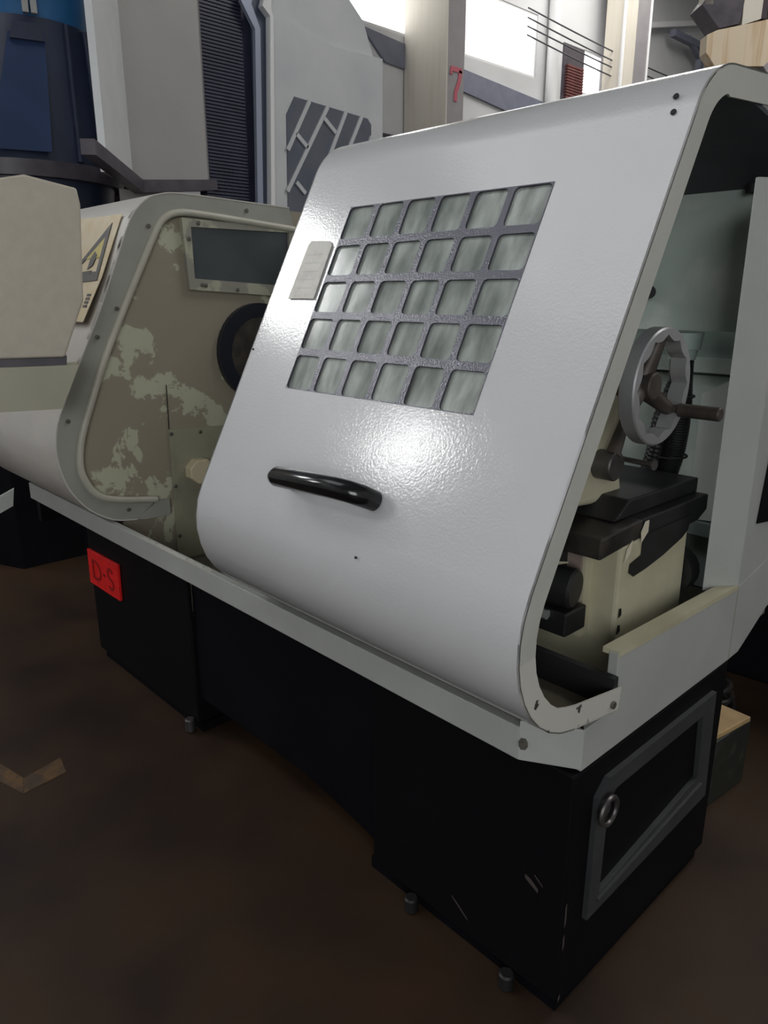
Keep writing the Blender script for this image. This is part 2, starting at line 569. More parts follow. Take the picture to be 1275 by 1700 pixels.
# pillar bearing the numeral seven
pl = empty('concrete_pillar', (-6.05, 6.1, 0), 'pale concrete pillar carrying a red painted numeral seven', 'pillar')
slab('shaft', [(-5.8, 5.97, 0), (-5.8, 6.262, 0), (-6.48, 6.262, 0), (-6.48, 5.97, 0)], (0, 0, 7.0), CONC_GREY, pl)  # shaft and facing: shaded and lit side painted as two tones
slab('lit_facing', [(-5.795, 5.955, 0), (-5.795, 5.969, 0), (-6.48, 5.969, 0), (-6.48, 5.955, 0)], (0, 0, 7.0), CONC, pl, label='lit face of the pillar in brighter cream with dark specks')
letters('numeral', [[(.005, .27), (.005, .33), (.19, .33)], [(.17, .33), (.14, .2), (.09, .1), (.085, 0)]], lambda u, v, w: (-5.798 + w, 6.03 + u, 3.67 + v), .055, .006, SEVEN, pl, label='red painted numeral 7')
# second pillar, pipe, brickwork, cables
pl = empty('concrete_pillar', (-6.0, 10.2, 0), 'far beige pillar with a bright pipe beyond the red louvre', 'pillar')
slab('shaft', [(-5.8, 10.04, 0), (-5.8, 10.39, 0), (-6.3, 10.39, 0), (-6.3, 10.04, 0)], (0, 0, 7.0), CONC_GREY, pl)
slab('lit_facing', [(-5.795, 10.02, 0), (-5.795, 10.038, 0), (-6.3, 10.038, 0), (-6.3, 10.02, 0)], (0, 0, 7.0), CONC, pl)
cyl('conduit', (-5.97, 9.99, 0), (-5.97, 9.99, 7), .03, WHITEM, pl)
cyl('conduit', (-5.79, 10.41, 0), (-5.79, 10.41, 7), .02, WHITEM, pl)
tag(cyl('downpipe', (WX + .1, 8.86, 0), (WX + .1, 8.86, 7), .085, WHITEM), 'white downpipe on the wall beside the large bright window', 'pipe')
lv = empty('louvre_panel', (WX, 9.5, 4.3), 'dark red slatted louvre on the wall between two bright windows', 'louvre')
box('back_board', (WX, 9.24, 4.2), (WX + .02, 9.78, 5.04), LIP, lv)
s0 = box('slat', (WX + .02, 9.30, 4.21), (WX + .06, 9.74, 4.235), BRICKM, lv)
for q in range(1, 15):
    dup(s0, (WX + .04, 9.52, 4.2225 + q * .038), lv)
for q, (dz, sag) in enumerate(((0, .05), (-.11, .06), (-.21, .05), (-.31, .07))):
    pts = [(WX + .35, 7.9 + 5.2 * t, 5.10 + dz - .12 * t - sag * math.sin(PI * t)) for t in [i / 12 for i in range(13)]]
    tag(tube('overhead_cable', pts, .010, CABLE, seg=6), 'thin dark cable, %s of four strung past the bright windows' % ('topmost', 'second from the top', 'third from the top', 'lowest')[q], 'cable', 'cables strung along the wall')
# roof steel seen above the curved door and the stained concrete bracket
tag(slab('roof_beam', [(-6.45, 11.2, 5.60), (-6.45, 13.6, 6.15), (-6.45, 13.6, 6.23), (-6.45, 11.2, 5.68)], (.1, 0, 0), WHITEM), 'thin white roof edge beam above the far pale wall', 'beam')
st = empty('roof_truss', (-6.3, 12.6, 5.3), 'dark grey steel roof brace by the stained concrete bracket', 'truss')
obox('diagonal', (-6.3, 12.7, 5.70), (0, .62, .0), (0.05, 0, 0), (0, .0, .05), BEAMM, st)
obox('hanger', (-6.3, 13.15, 5.45), (0, .06, 0), (.05, 0, 0), (0, 0, .28), BEAMM, st)
obox('web', (-6.3, 12.9, 5.62), (0, .28, -.12), (.04, 0, 0), (0, .02, .03), BEAMM, st)

R_ = Vector((math.sin(yaw), math.cos(yaw), 0))
br = empty('concrete_bracket', (-2.05, 4.75, 3.1), 'rust streaked yellowish concrete bracket above the curved lathe door', 'bracket')
BK = lambda u, v: Vector((-2.05, 4.85, 3.1)) + R_ * (u + .07) + Vector((0, 0, v + .02))
slab('block', [BK(-.24, .17), BK(-.235, .06), BK(-.16, -.03), BK(.19, -.03), BK(.40, .16), BK(.40, .31), BK(.05, .24), BK(-.17, .20)], HEAD * .12, RUSTCONC, br)
slab('dark_gusset', [BK(-.30, .36), BK(-.16, .21), BK(-.02, .24), BK(.0, .38), BK(-.03, .50), BK(-.20, .50)], HEAD * .22, LIP, br)
slab('stem', [BK(.0, .23), BK(.13, .27), BK(.14, .90), BK(-.02, .90)], HEAD * .2, CONC, br)
slab('dark_edge', [BK(.13, .27), BK(.17, .27), BK(.18, .90), BK(.14, .90)], HEAD * .2, MAROON, br)
slab('side_plate', [BK(.18, .29), BK(.40, .33), BK(.40, .90), BK(.185, .90)], HEAD * .18, CEILM, br)
slab('foot', [BK(.19, -.03), BK(.30, -.16), BK(.44, .10), BK(.40, .16)], HEAD * .25, CONC_GREY, br)
slab('hanger_rod', [BK(-.28, .36), BK(-.22, .36), BK(-.22, 3.9), BK(-.28, 3.9)], HEAD * .12, CONC, br)

# ------------------------------------------------------------------ the machines standing behind
# grey machining centre: flat front along y at x = -3.8, a side panel turned towards the aisle
GX = -3.8
gm = empty('machining_centre', (-3.8, 1.6, 0), 'tall grey machine enclosure with a dark lip standing behind the lathe headstock', 'machine')
D1 = Vector((.799, -.6014, 0))
K = Vector((GX, 1.06, 0))
Z = lambda z: Vector((0, 0, z))
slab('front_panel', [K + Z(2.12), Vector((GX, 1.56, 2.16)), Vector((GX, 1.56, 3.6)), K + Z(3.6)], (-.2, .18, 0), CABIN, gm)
S0, S1 = K, K + D1 * .63
slab('side_panel', [S0 + Z(2.12), S1 + Z(2.10), S1 + Z(3.6), S0 + Z(3.6)], (-.02, -.03, 0), CABIN_LIT, gm, label='panel turned to the aisle, painted lighter as the lit side')
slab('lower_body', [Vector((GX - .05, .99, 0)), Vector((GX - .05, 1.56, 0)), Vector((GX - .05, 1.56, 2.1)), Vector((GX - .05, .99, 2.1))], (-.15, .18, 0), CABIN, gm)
S2 = K + D1 * 1.12
slab('lip', [K + Z(2.075), Vector((GX + .03, 1.57, 2.13)), Vector((GX + .03, 1.57, 2.19)), K + Z(2.145)], (.06, 0, 0), LIP, gm)
slab('lip', [K + Z(2.075), S2 + Z(2.10), S2 + Z(2.165), K + Z(2.145)], (.04, .05, 0), LIP, gm)
box('bolt_block', (GX + .24, .80, 2.15), (GX + .30, .85, 2.19), LIP, gm)
# way cover: pleats one by one
zz = 1.9
pleats = []
while zz < 3.45:
    pleats.append(slab('p', [(GX - .06, 1.57, zz), (GX - .06, 1.89, zz), (GX - .035, 1.89, zz + .005), (GX - .035, 1.57, zz + .005)], (0, 0, .013), BELLOWS))
    zz += .020
b = box('bellows_cover', (GX - .12, 1.57, 1.2), (GX - .055, 1.985, 3.5), BELLOWS, gm, label='dark navy pleated way cover')
pj = join_meshes('pleats', pleats, b)
pj['kind'] = 'stuff'
ZT = 3.235
_strips = lambda gc: (slab('frame_strip', [(GX, 1.885, 1.5), (GX, 1.93, 1.5), (GX, 1.985, 3.11), (GX, 1.925, ZT), (GX, 1.985, 3.4), (GX, 1.93, 3.4), (GX, 1.85, ZT), (GX, 1.945, 3.10)], (.03, 0, 0), STRIPM, gc, label='bluish steel strip'),
    slab('navy_strip', [(GX - .02, 1.92, 1.5), (GX - .02, 2.0, 1.5), (GX - .02, 2.05, 3.19), (GX - .02, 2.01, ZT), (GX - .02, 2.05, 3.4), (GX - .02, 1.95, 3.4)], (.02, 0, 0), NAVY, gc))

gc = empty('machine_cabinet', (-3.8, 2.6, 0), 'pale machine cabinet with a dark diagonally striped window', 'cabinet')
_strips(gc)
slab('edge_strip', [(GX, 1.975, 1.5), (GX, 2.01, 1.5), (GX, 2.075, 3.19), (GX, 2.06, ZT), (GX, 2.075, 3.4), (GX, 2.05, 3.4), (GX, 1.995, ZT), (GX, 2.05, 3.19)], (.05, 0, 0), WHITEM, gc, label='white edge strip')
slab('front_panel', [(GX, 2.056, 0), (GX, 3.07, 0), (GX, 3.07, 3.15), (GX, 2.56, 3.14), (GX, 2.09, 3.24), (GX, 2.056, 3.2)], (-.6, 0, 0), CABIN_PALE, gc)
slab('upper_panel', [(GX - .02, 2.056, 3.0), (GX - .02, 3.02, 3.10), (GX - .02, 2.90, 3.36), (GX - .02, 2.60, 3.6), (GX - .02, 2.056, 3.6)], (-.4, 0, 0), CABIN_PALE, gc)
slab('window_glass', [(GX, 2.16, 1.6), (GX, 2.95, 1.6), (GX, 2.95, 2.70), (GX, 2.915, 2.735), (GX, 2.255, 2.775), (GX, 2.185, 2.66)], (.006, 0, 0), WIN_TILE, gc, label='tinted window')


def wstripe(y0, z0, y1, z1, w=.027):
    d = Vector((0, y1 - y0, z1 - z0))
    n = Vector((0, -d.z, d.y)).normalized() * (w / 2)
    a, c = Vector((GX + .006, y0, z0)), Vector((GX + .006, y1, z1))
    return slab('window_stripe', [a - n, c - n, c + n, a + n], (.012, 0, 0), WIN_STRIP, gc)


for q in ((2.375, 2.765, 2.18, 2.44), (2.535, 2.755, 2.165, 2.18), (2.70, 2.745, 2.30, 1.98), (2.85, 2.738, 2.55, 2.20), (2.945, 2.62, 2.80, 2.30),
          (2.255, 2.55, 2.35, 2.475), (2.50, 2.68, 2.605, 2.60), (2.245, 2.245, 2.32, 2.18), (2.715, 2.52, 2.77, 2.48)):
    wstripe(*q)

# blue machine column with a ribbed dark housing, axis over the cream control box
AISLE = Vector((0.64, -1.114, 0))       # ground point under the camera, from which these pieces are set out
AX = Vector((-.949, .3154, 0))          # level line of sight towards them
SD = Vector((.3154, .949, 0))           # across it
DC = AISLE + AX * 5.30
bc = empty('blue_machine_column', (DC.x, DC.y, 0), 'dark navy ribbed machine column with a blue tank on top', 'machine')


LEAN = lambda z: DC + SD * (.1226 * (max(z, 2.0) - 1.5))       # the housing leans a little


def drum(name, z0, r0, z1, r1, m, seg=32, **k):
    vs = [LEAN(z0) + Vector((r0 * math.cos(2 * PI * i / seg), r0 * math.sin(2 * PI * i / seg), z0)) for i in range(seg)]
    vs += [LEAN(z1) + Vector((r1 * math.cos(2 * PI * i / seg), r1 * math.sin(2 * PI * i / seg), z1)) for i in range(seg)]
    fs = [(i, (i + 1) % seg, seg + (i + 1) % seg, seg + i) for i in range(seg)] + [tuple(range(seg))[::-1], tuple(range(seg, 2 * seg))]
    return mesh(name, vs, fs, m, bc, smooth=True, **k)


drum('housing', 2.20, .56, 2.93, .40, DRUM_NAVY)
drum('tank', 2.93, .375, 3.8, .375, TANK_BLUE, label='bright blue tank')
drum('rim', 2.12, .57, 2.20, .58, LIP)
drum('plinth', 0.0, .26, 2.12, .52, DRUM_NAVY)
for s in (-1, 1):
    for u0, u1 in ((.20, .29), (.30, .42)):
        a0, a1 = math.asin(u0 / .4), math.asin(u1 / .56)
        p0 = LEAN(3) - AX * (.40 * math.cos(a0)) + SD * (s * u0) + Z(2.92)
        p1 = LEAN(2.2) - AX * (.56 * math.cos(a1)) + SD * (s * u1) + Z(2.21)
        tube('rib', [p0, p1], .018, DRUM_NAVY, bc, seg=8)
f0 = LEAN(2.95) - AX * .405
f1 = LEAN(2.2) - AX * .565
slab('blue_panel', [f1 - SD * .145 + Z(2.24), f1 + SD * .145 + Z(2.24), f0 + SD * .09 + Z(2.84), f0 - SD * .09 + Z(2.84)], -AX * .012, DRUM_BLUE, bc, label='blue front panel')
slab('latch', [f0 - SD * .085 - AX * .02 + Z(2.80), f0 + SD * .085 - AX * .02 + Z(2.80), f0 + SD * .06 - AX * .02 + Z(2.88), f0 - SD * .06 - AX * .02 + Z(2.88)], -AX * .03, DRUM_NAVY, bc)
fs_ = LEAN(3.2) - AX * .385
slab('light_strip', [fs_ - SD * .035 + Z(3.03), fs_ + SD * .035 + Z(3.03), fs_ + SD * .03 + Z(3.5), fs_ - SD * .03 + Z(3.5)], -AX * .02, PALE_BLUE, bc, label='pale blue strip')
for s in (-1, 1):
    slab('strip_foot', [fs_ + SD * (s * .006) + Z(2.94), fs_ + SD * (s * .036) + Z(2.94), fs_ + SD * (s * .036) + Z(3.03), fs_ + SD * (s * .004) + Z(3.03)], -AX * .03, CABIN, bc)
# cream arm reaching across beside the tank
PC = lambda u, z, d=6.0: AISLE + AX * d + SD * u + Z(z)
ca = empty('cream_bracket', PC(.45, 0), 'small cream bracket with white edges beside the blue tank', 'bracket')
slab('arm', [PC(.22, 3.36), PC(.40, 3.30), PC(.40, 3.46)], -AX * .03, CONC, ca)
slab('plate', [PC(.40, 3.12), PC(.48, 3.12), PC(.56, 3.16), PC(.60, 3.6), PC(.40, 3.6)], -AX * .03, RUSTCONC if False else CONC, ca)
slab('white_edge', [PC(.395, 3.28), PC(.42, 3.28), PC(.42, 3.5), PC(.395, 3.5)], -AX * .05, WHITEM, ca)
slab('white_edge', [PC(.40, 3.09), PC(.46, 3.07), PC(.54, 3.13), PC(.54, 3.16), PC(.46, 3.10), PC(.40, 3.12)], -AX * .05, WHITEM, ca)
tag(slab('maroon_cabinet', [PC(.25, 0, 6.2), PC(1.1, 0, 6.2), PC(1.1, 3.05, 6.2), PC(.25, 3.12, 6.2)], AX * .3, MAROON), 'dark maroon cabinet in the gap beside the navy column', 'cabinet')
tag(slab('teal_cabinet', [PC(-.9, 0, 6.8), PC(1.1, 0, 6.8), PC(1.1, 4.2, 6.8), PC(-.9, 4.2, 6.8)], AX * .08, TANK_BLUE), 'deep blue sheet metal cabinet far behind the blue tank', 'cabinet')

# black plinth at the head end, and an added mirror image of the tray rail
tag(slab('machine_plinth', [(-3.65, .118, 0), (-3.65, .62, 0), (-3.76, .62, 0), (-3.80, .20, 0), (-4.9, -.27, 0), (-4.9, -.40, 0)], (0, 0, .62), BLACK), 'low black plinth on the floor past the head end of the lathe', 'plinth')
nb = [(-3.036, -.052, .618), (-3.046, -.063, .535), (-3.136, -.158, .463), (-3.127, -.149, .547)]
tag(slab('mirrored_rail', nb, AX * .03, PAINT_TRAY), 'short grey mirrored piece of tray rail beyond the head end', 'rail')

# ------------------------------------------------------------------ THE LATHE
lathe = empty('lathe', (-1.4, .35, 0), 'grey and black metalworking lathe with a curved sliding door and gridded window', 'lathe')

# --- black base
def pedestal(x0, x1):
    top = .605 if x1 > -1 else .435
    p = box('pedestal', (x0, 0, .035), (x1, .71, top), BLACK_WORN, lathe, bevel=.006)
    if top < .6:
        box('skirt', (x0, 0, .43), (x1, .012, .612), BLACK_WORN, p)
    return p


pr = pedestal(-.58, 0)
pL = pedestal(-2.33, -1.5)
box('toe_plate', (-.60, .012, .0), (-.01, .69, .035), BLACK, pr)
box('toe_plate', (-2.30, .012, .0), (-1.49, .69, .035), BLACK, pL)
slab('front_apron', [(-1.5, .015, .14), (-.9, .015, .14), (-.72, .015, .115), (-.58, .015, .09), (-.58, .015, .608), (-1.5, .015, .608)], (0, .03, 0), BLACK, lathe)
box('coolant_tank', (-1.5, .2, .0), (-.58, .68, .30), BLACK, lathe)
for x in (-.42, -.12):
    cyl('levelling_foot', (x, -.016, 0), (x, -.016, .04), .018, GREASE, pr, ch=.004)
cyl('levelling_foot', (-1.53, -.016, 0), (-1.53, -.016, .05), .018, STEEL_DARK, pL, ch=.004)
SCUFF = mat('scuff_grey', (0.06, 0.046, 0.044), 0.7)
for x, z, dx, dz, w in ((-.098, .305, .034, -.018, .010), (-.075, .325, .022, -.016, .003), (-.30, .115, .05, -.035, .004)):
    slab('scuff', [(x, -.001, z), (x + dx, -.001, z + dz), (x + dx, -.001, z + dz + w), (x + dx * .4, -.001, z + dz * .4 + w * 1.3), (x, -.001, z + w)], (0, -.0006, 0), SCUFF, pr)
for z0, z1 in ((.24, .30), (.18, .22), (.02, .06)):
    slab('corner_wear', [(.001, .004, max(z0, .04)), (.001, .010, max(z0, .04) + .01), (.001, .008, z1), (.001, .003, z1 - .008)], (.0006, 0, 0), SCUFF, pr)
# side frame with its ring
fo = [(0, .075, .218), (0, .645, .235), (0, .625, .548), (0, .115, .552), (0, .078, .520)]
fi = [(0, .118, .262), (0, .578, .322), (0, .560, .508), (0, .150, .512), (0, .122, .490)]
sf = ring_slab('side_frame', fo, fi, (.012, 0, 0), FRAME_M, pr, label='grey outline frame on the end of the base')
tube('weld_ridge', [(.013, .11, .252), (.013, .60, .295)], .004, FRAME_M, pr, seg=6)
ring = [(.026, .098 + .030 * math.cos(a), .490 + .030 * math.sin(a)) for a in [2 * PI * i / 24 for i in range(24)]]
tube('lifting_ring', ring, .006, STEEL_DARK, pr, seg=8, closed=True, label='steel ring')
cyl('ring_boss', (.0, .098, .490), (.02, .098, .490), .018, FRAME_M, pr)
# red board with its two letters
rs = slab('name_board', [(-2.318, -.001, .492), (-2.032, -.001, .496), (-2.038, -.001, .342), (-2.322, -.001, .342)], (0, -.012, 0), RED, lathe, bevel=.002, label='red board with the letters D and S')
pf = lambda u, v, w: (-2.318 + u, -.013 - w, .342 + v)
letters('lettering', [[(.05, .035), (.05, .115)], [(.05, .115), (.085, .112)] + arc2(.085, .075, .035, .037, 90, -90) + [(.05, .038)],
                      [(.145, .075), (.165, .075)],
                      arc2(.215, .095, .022, .022, 20, 230, 6) + arc2(.215, .052, .022, .022, 50, -150, 6)], pf, .010, .003, RED_DARK, rs)

# --- chip tray: front rail, bevelled corner, end panel, floor
RZ0, RZ1 = .612, .685
tray = slab('tray_floor', [(-.95, -.03, .655), (-.1, -.03, .655), (-.01, .03, .655), (-.01, .95, .655), (-.95, .95, .655)], (0, 0, .02), TRAY_IN, lathe)
box('sump_floor', (-2.33, .02, .44), (-1.5, .95, .46), TRAY_IN, lathe)
box('sump_floor', (-1.5, .055, .44), (-.95, .95, .46), TRAY_IN, lathe)
box('tray_step', (-.96, .055, .46), (-.95, .95, .655), TRAY_IN, lathe)
box('tray_shelf', (-2.84, -.03, .612), (-2.33, .95, .63), TRAY_IN, lathe)
box('front_rail', (-2.84, -.043, RZ0), (-.105, -.018, RZ1), PAINT_TRAY, lathe, bevel=.002)
for q in range(9):
    x = -1.74 + q * .052
    slab('worn_edge', [(x, -.044, RZ1 - .002), (x + .052, -.044, RZ1 - .002), (x + .052, -.030, RZ1 + .0012), (x + random.uniform(.0, .02), -.030 + random.uniform(0, .010), RZ1 + .0012)], (0, 0, .001), PLATE, lathe)
slab('rail_end', [(-.105, -.043, RZ0), (0, .019, RZ0), (0, .019, .70), (-.105, -.043, .70)], (-.012, .02, 0), PAINT_TRAY, lathe, bevel=.0015, label='folded corner of the tray with one bolt')
EP = [(.0, .019, .608), (.0, .70, .604), (.0, .764, .606), (.0, .937, .689), (.0, 1.25, .84), (.0, 1.25, .90), (.0, .70, .806), (.0, .126, .824), (.0, .126, .70), (.0, .019, .70)]
slab('end_panel', EP, (-.022, 0, 0), PAINT_TRAY, lathe, bevel=.002)
slab('end_panel_cap', [(-.036, .127, .828), (.001, .127, .828), (.001, .70, .810), (-.036, .70, .810)], (0, 0, -.012), CREAM, lathe, label='cream top edge of the end panel')
box('seam', (-.001, .700, .606), (.0012, .7035, .806), HEAD_RIM, lathe)
cb = cyl('bolt', (-.098, -.038, .655), (-.088, -.052, .655), .009, BOLT, lathe, seg=6)
box('gusset', (-2.84, -.02, .5), (-2.80, .9, .655), BLACK, lathe)

# --- curved sliding door
DF = fillet([(.78, 1.917), (.232, 1.877), (-.333, .780), (.123, .704)], [.15, .215], 10)
PP, SL = Vector((.192, 1.804)), Vector((-.4566, -.8897))


def insert_on(prof, vlist):
    out = []
    for i, p in enumerate(prof):
        out.append(p)
        if i + 1 < len(prof):
            q = prof[i + 1]
            a, c = (p - PP).dot(SL), (q - PP).dot(SL)
            if (q - p).length > .3 and a < .1 and c > .6:
                for v in vlist:
                    out.append(p.lerp(q, (v - a) / (c - a)))
    return out


V0, V1, U0, U1 = .113, .578, -.803, -.226
DF = insert_on(DF, [V0, V1])
iv = [i for i, p in enumerate(DF) if abs((p - PP).dot(SL) - V0) < .004 or abs((p - PP).dot(SL) - V1) < .004]
door = sheet_x('door', DF, -1.0, .01, .003, PAINT, lathe, cols=[-1.0, U0, U1, .01], holes=[(1, iv[0], iv[-1])])
NRM = Vector((0, -.8897, .4566))


def FP(u, v, w=0.0):
    """point of the door face: u along x, v down the slope, w outwards"""
    b2 = PP + SL * v
    return Vector((u, b2.x, b2.y)) + NRM * w


# end flanges turned inwards
def wfun(f):
    return .052 if f < .12 else (.046 if f < .9 else .05)


DI = offset_line(DF, wfun)
KQ = len(DF) - 9
for x in (.01, -.996):
    band_slab('end_flange', [(x, p.x, p.y) for p in DF[:KQ + 1]], [(x, p.x, p.y) for p in DI[:KQ + 1]], (-.004, 0, 0), FLANGE, door)
    band_slab('hook_lip', [(x, p.x, p.y) for p in DF[KQ:]], [(x, p.x, p.y) for p in DI[KQ:]], (-.004, 0, 0), CHIPPED, door, label='paint chipped lip at the door foot' if x > 0 else None)
box('stop_plate', (-.25, .106, .705), (.006, .122, .778), RUBBER, door, label='black rubber stop inside the lip')
cyl('bolt', (.010, .098, .728), (.016, .098, .728), .008, BOLT, door, seg=6)
GR = offset_line(DF[-13:], .0045)
sheet_x('oily_lining', GR, -.985, .004, .002, TRAY_IN, door, label='oily dark film inside the door foot')
UP = offset_line(DF[:9], .0045)
sheet_x('roof_underside_dark', UP, -.985, .004, .002, HOOD_DARK, door, label='dark inside of the door top')  # dark sheet added so the underside of the door roof reads dark
# dimple holes in the paint
for u, v in ((-.035, -.02), (-.03, .01)):
    p = FP(u, v, .0005)
    cyl('hole', p - NRM * .002, p + NRM * .0006, .005, RUBBER, door, seg=10)
for u, v in ((-.39, .895), (-.99, .49)):
    p = FP(u, v, .0)
    cyl('hole', p - NRM * .002, p + NRM * .0006, .0028, RUBBER, door, seg=8)

# grille: one plate with thirty rounded openings, and a pane behind each
NC, NR = 6, 5
pu, pv = (U1 - U0) / NC, (V1 - V0) / NR
gv, gf = [], []
panes = None
ch = .0095
for c in range(NC):
    for r in range(NR):
        u0, u1 = U0 + c * pu, U0 + (c + 1) * pu
        v0, v1 = V0 + r * pv, V0 + (r + 1) * pv
        a0 = u0 + (.002 if c == 0 else .0075)
        a1 = u1 - (.002 if c == NC - 1 else .0075)
        b0 = v0 + (.002 if r == 0 else .0085)
        b1 = v1 - (.002 if r == NR - 1 else .0085)
        inn = [(a0 + ch, b0), (a1 - ch, b0), (a1 - ch * .3, b0 + ch * .3), (a1, b0 + ch), (a1, b1 - ch), (a1 - ch * .3, b1 - ch * .3), (a1 - ch, b1), (a0 + ch, b1),
               (a0 + ch * .3, b1 - ch * .3), (a0, b1 - ch), (a0, b0 + ch), (a0 + ch * .3, b0 + ch * .3)]
        out = [(u0 + ch, v0), (u1 - ch, v0), (u1, v0), (u1, v0 + ch), (u1, v1 - ch), (u1, v1), (u1 - ch, v1), (u0 + ch, v1), (u0, v1), (u0, v1 - ch), (u0, v0 + ch), (u0, v0)]
        b = len(gv)
        n = 12
        for w in (-.001, -.006):
            gv += [FP(p[0], p[1], w) for p in out] + [FP(p[0], p[1], w) for p in inn]
        for i in range(n):
            j = (i + 1) % n
            gf += [(b + i, b + j, b + n + j, b + n + i), (b + 2 * n + i, b + 3 * n + i, b + 3 * n + j, b + 2 * n + j),
                   (b + n + i, b + n + j, b + 3 * n + j, b + 3 * n + i)]
        um, vm = (u0 + u1) / 2, (v0 + v1) / 2
        if panes is None:
            h = pu / 2 - .0005
            panes = obox('window_pane', FP(um, vm, -.009), (h, 0, 0), (FP(0, 1) - FP(0, 0)) * (pv / 2 - .0005), NRM * .002, PANE, door)
        else:
            dup(panes, FP(um, vm, -.009), door)
mesh('window_grille', gv, gf, GRILLE, door, label='dark grey grille with rounded square openings')
# instruction plate
ip = slab('instruction_plate', [FP(-.915, .352, .001), FP(-.912, .21, .001), FP(-.905, .198, .001), FP(-.832, .202, .001), FP(-.818, .214, .001), FP(-.814, .352, .001)], NRM * .002, PLATE, door, label='worn plate glued beside the grille')
for q in range(5):
    slab('faded_line', [FP(-.90, .235 + q * .022, .0031), FP(-.835, .235 + q * .022, .0031), FP(-.835, .237 + q * .022, .0031), FP(-.90, .237 + q * .022, .0031)], NRM * .0003, FLANGE, door)
# handle
h0, h1, so = FP(-.645, .791), FP(-.392, .778), .065
ax = (h1 - h0).normalized()
bar0, bar1 = h0 + NRM * so - ax * .004, h1 + NRM * so
pts = [h0 + NRM * .0, h0 + NRM * (so - .018), h0 + NRM * (so - .006) + ax * .006, h0 + NRM * so + ax * .018,
       h1 + NRM * so - ax * .018 * 3, h1 + NRM * (so - .010) - ax * .022, h1 + NRM * (so - .030) - ax * .004, h1]
tube('door_handle', pts, [.015, .016, .0195, .022, .022, .022, .022, .021], HANDLE, door, seg=20, label='black bow handle')

# --- headstock cover: bent shell, end wall with raised bead
HX = -1.97
HO = [(.825, 1.842), (.569, 1.85), (.342, 1.856), (.259, 1.847), (.200, 1.822), (.138, 1.755), (.067, 1.600), (-.004, 1.445), (-.08, 1.30), (-.151, 1.162), (-.192, 1.075), (-.207, 1.0),
      (-.206, .945), (-.196, .885), (-.170, .82), (-.114, .748), (-.029, .694), (.06, .678)]
HP = smooth_line(HO, 3)
shell = sheet_x('headstock_cover', HP, -2.95, HX, .004, PAINT_SHELL, lathe, cols=[-2.95, HX])
HI = offset_line(HP, .012)
wall_poly = [(HX - .02, p.x, p.y) for p in HI] + [(HX - .02, .014, .672), (HX - .02, .014, .461), (HX - .02, .95, .461), (HX - .02, .95, 1.83)]
slab('end_wall', wall_poly, (-.01, 0, 0), HEAD_WALL, shell, label='worn tan end wall with flaking green paint')
HB = [(.88, 1.755), (.815, 1.761), (.592, 1.777), (.408, 1.789), (.327, 1.788), (.275, 1.768), (.236, 1.725), (.162, 1.592), (.079, 1.44), (-.001, 1.285), (-.064, 1.14), (-.112, 1.02), (-.130, .93), (-.122, .87), (-.085, .806), (-.016, .772), (.147, .742)]
HBs = smooth_line(HB, 3)
# the flat flange between the outer edge and the bead
import itertools
def resample(P, n):
    L = [0]
    for a, c in zip(P, P[1:]):
        L.append(L[-1] + (c - a).length)
    out = []
    j = 0
    for i in range(n):
        t = L[-1] * i / (n - 1)
        while j < len(P) - 2 and L[j + 1] < t:
            j += 1
        s = (t - L[j]) / max(1e-9, L[j + 1] - L[j])
        out.append(P[j].lerp(P[j + 1], min(1, max(0, s))))
    return out


RA, RB = resample(HP, 60), resample(HBs[2:], 60)
band_slab('rim_flange', [(HX - .002, p.x, p.y) for p in RA], [(HX - .002, p.x, p.y) for p in RB], (-.018, 0, 0), HEAD_RIM, shell, label='grey green flange round the end wall')
tube('raised_bead', [(HX - .003, p.x, p.y) for p in HBs], .013, HEAD_BEAD, shell, seg=10)
# lower flange stub right of the bead
slab('lower_flange', [(HX - .002, .147, .735), (HX - .002, .06, .680), (HX - .002, .10, .672), (HX - .002, .20, .672), (HX - .002, .20, .735)], (-.017, 0, 0), HEAD_RIM, shell)
for k in range(46, 56):
    if k in (48, 52):
        continue
    a, b = RA[k - 8], RA[k - 8] + (RA[k - 7] - RA[k - 8]) * random.uniform(.3, .8)
    n2 = Vector((-(b - a).y, (b - a).x)).normalized() * random.uniform(.003, .006)
    slab('edge_chip', [(HX - .0015, p.x, p.y) for p in (a, b, b + n2 * .6, a + n2)], (.0006, 0, 0), GREASE, shell)
# inspection window
wo = [(HX, .338, 1.772), (HX, .352, 1.520), (HX, .86, 1.490), (HX, .86, 1.760)]
wi = [(HX, .374, 1.742), (HX, .376, 1.560), (HX, .82, 1.535), (HX, .82, 1.745)]
ring_slab('inspection_frame', wo, wi, (-.02, 0, 0), mat('frame_paint', (0.27, 0.26, 0.22), .5, color2=(.40, .39, .30), thresh=(.5, .56), vscale=9), shell)
slab('inspection_glass', [(HX - .012, y, z) for _, y, z in wi], (-.004, 0, 0), PANE_DARK, shell, label='dark glass of the inspection window')
# spindle bore: dark ring round a steel nose
SY, SZ, SR = .655, 1.275, .195
rr = lambda r, x: [(x, SY + r * math.cos(2 * PI * i / 40), SZ + r * math.sin(2 * PI * i / 40)) for i in range(40)]
ring_slab('spindle_ring', rr(SR, HX + .005), rr(SR - .055, HX + .005), (-.03, 0, 0), mat('ring_navy', (.010, .011, .020), .35), shell)
cyl('spindle_nose', (HX - .03, SY, SZ), (HX + .002, SY, SZ), SR - .056, RUSTY, shell, seg=32)
cyl('spindle_bore', (HX, SY, SZ), (HX + .06, SY, SZ), .06, STEEL_DARK, shell, seg=24)
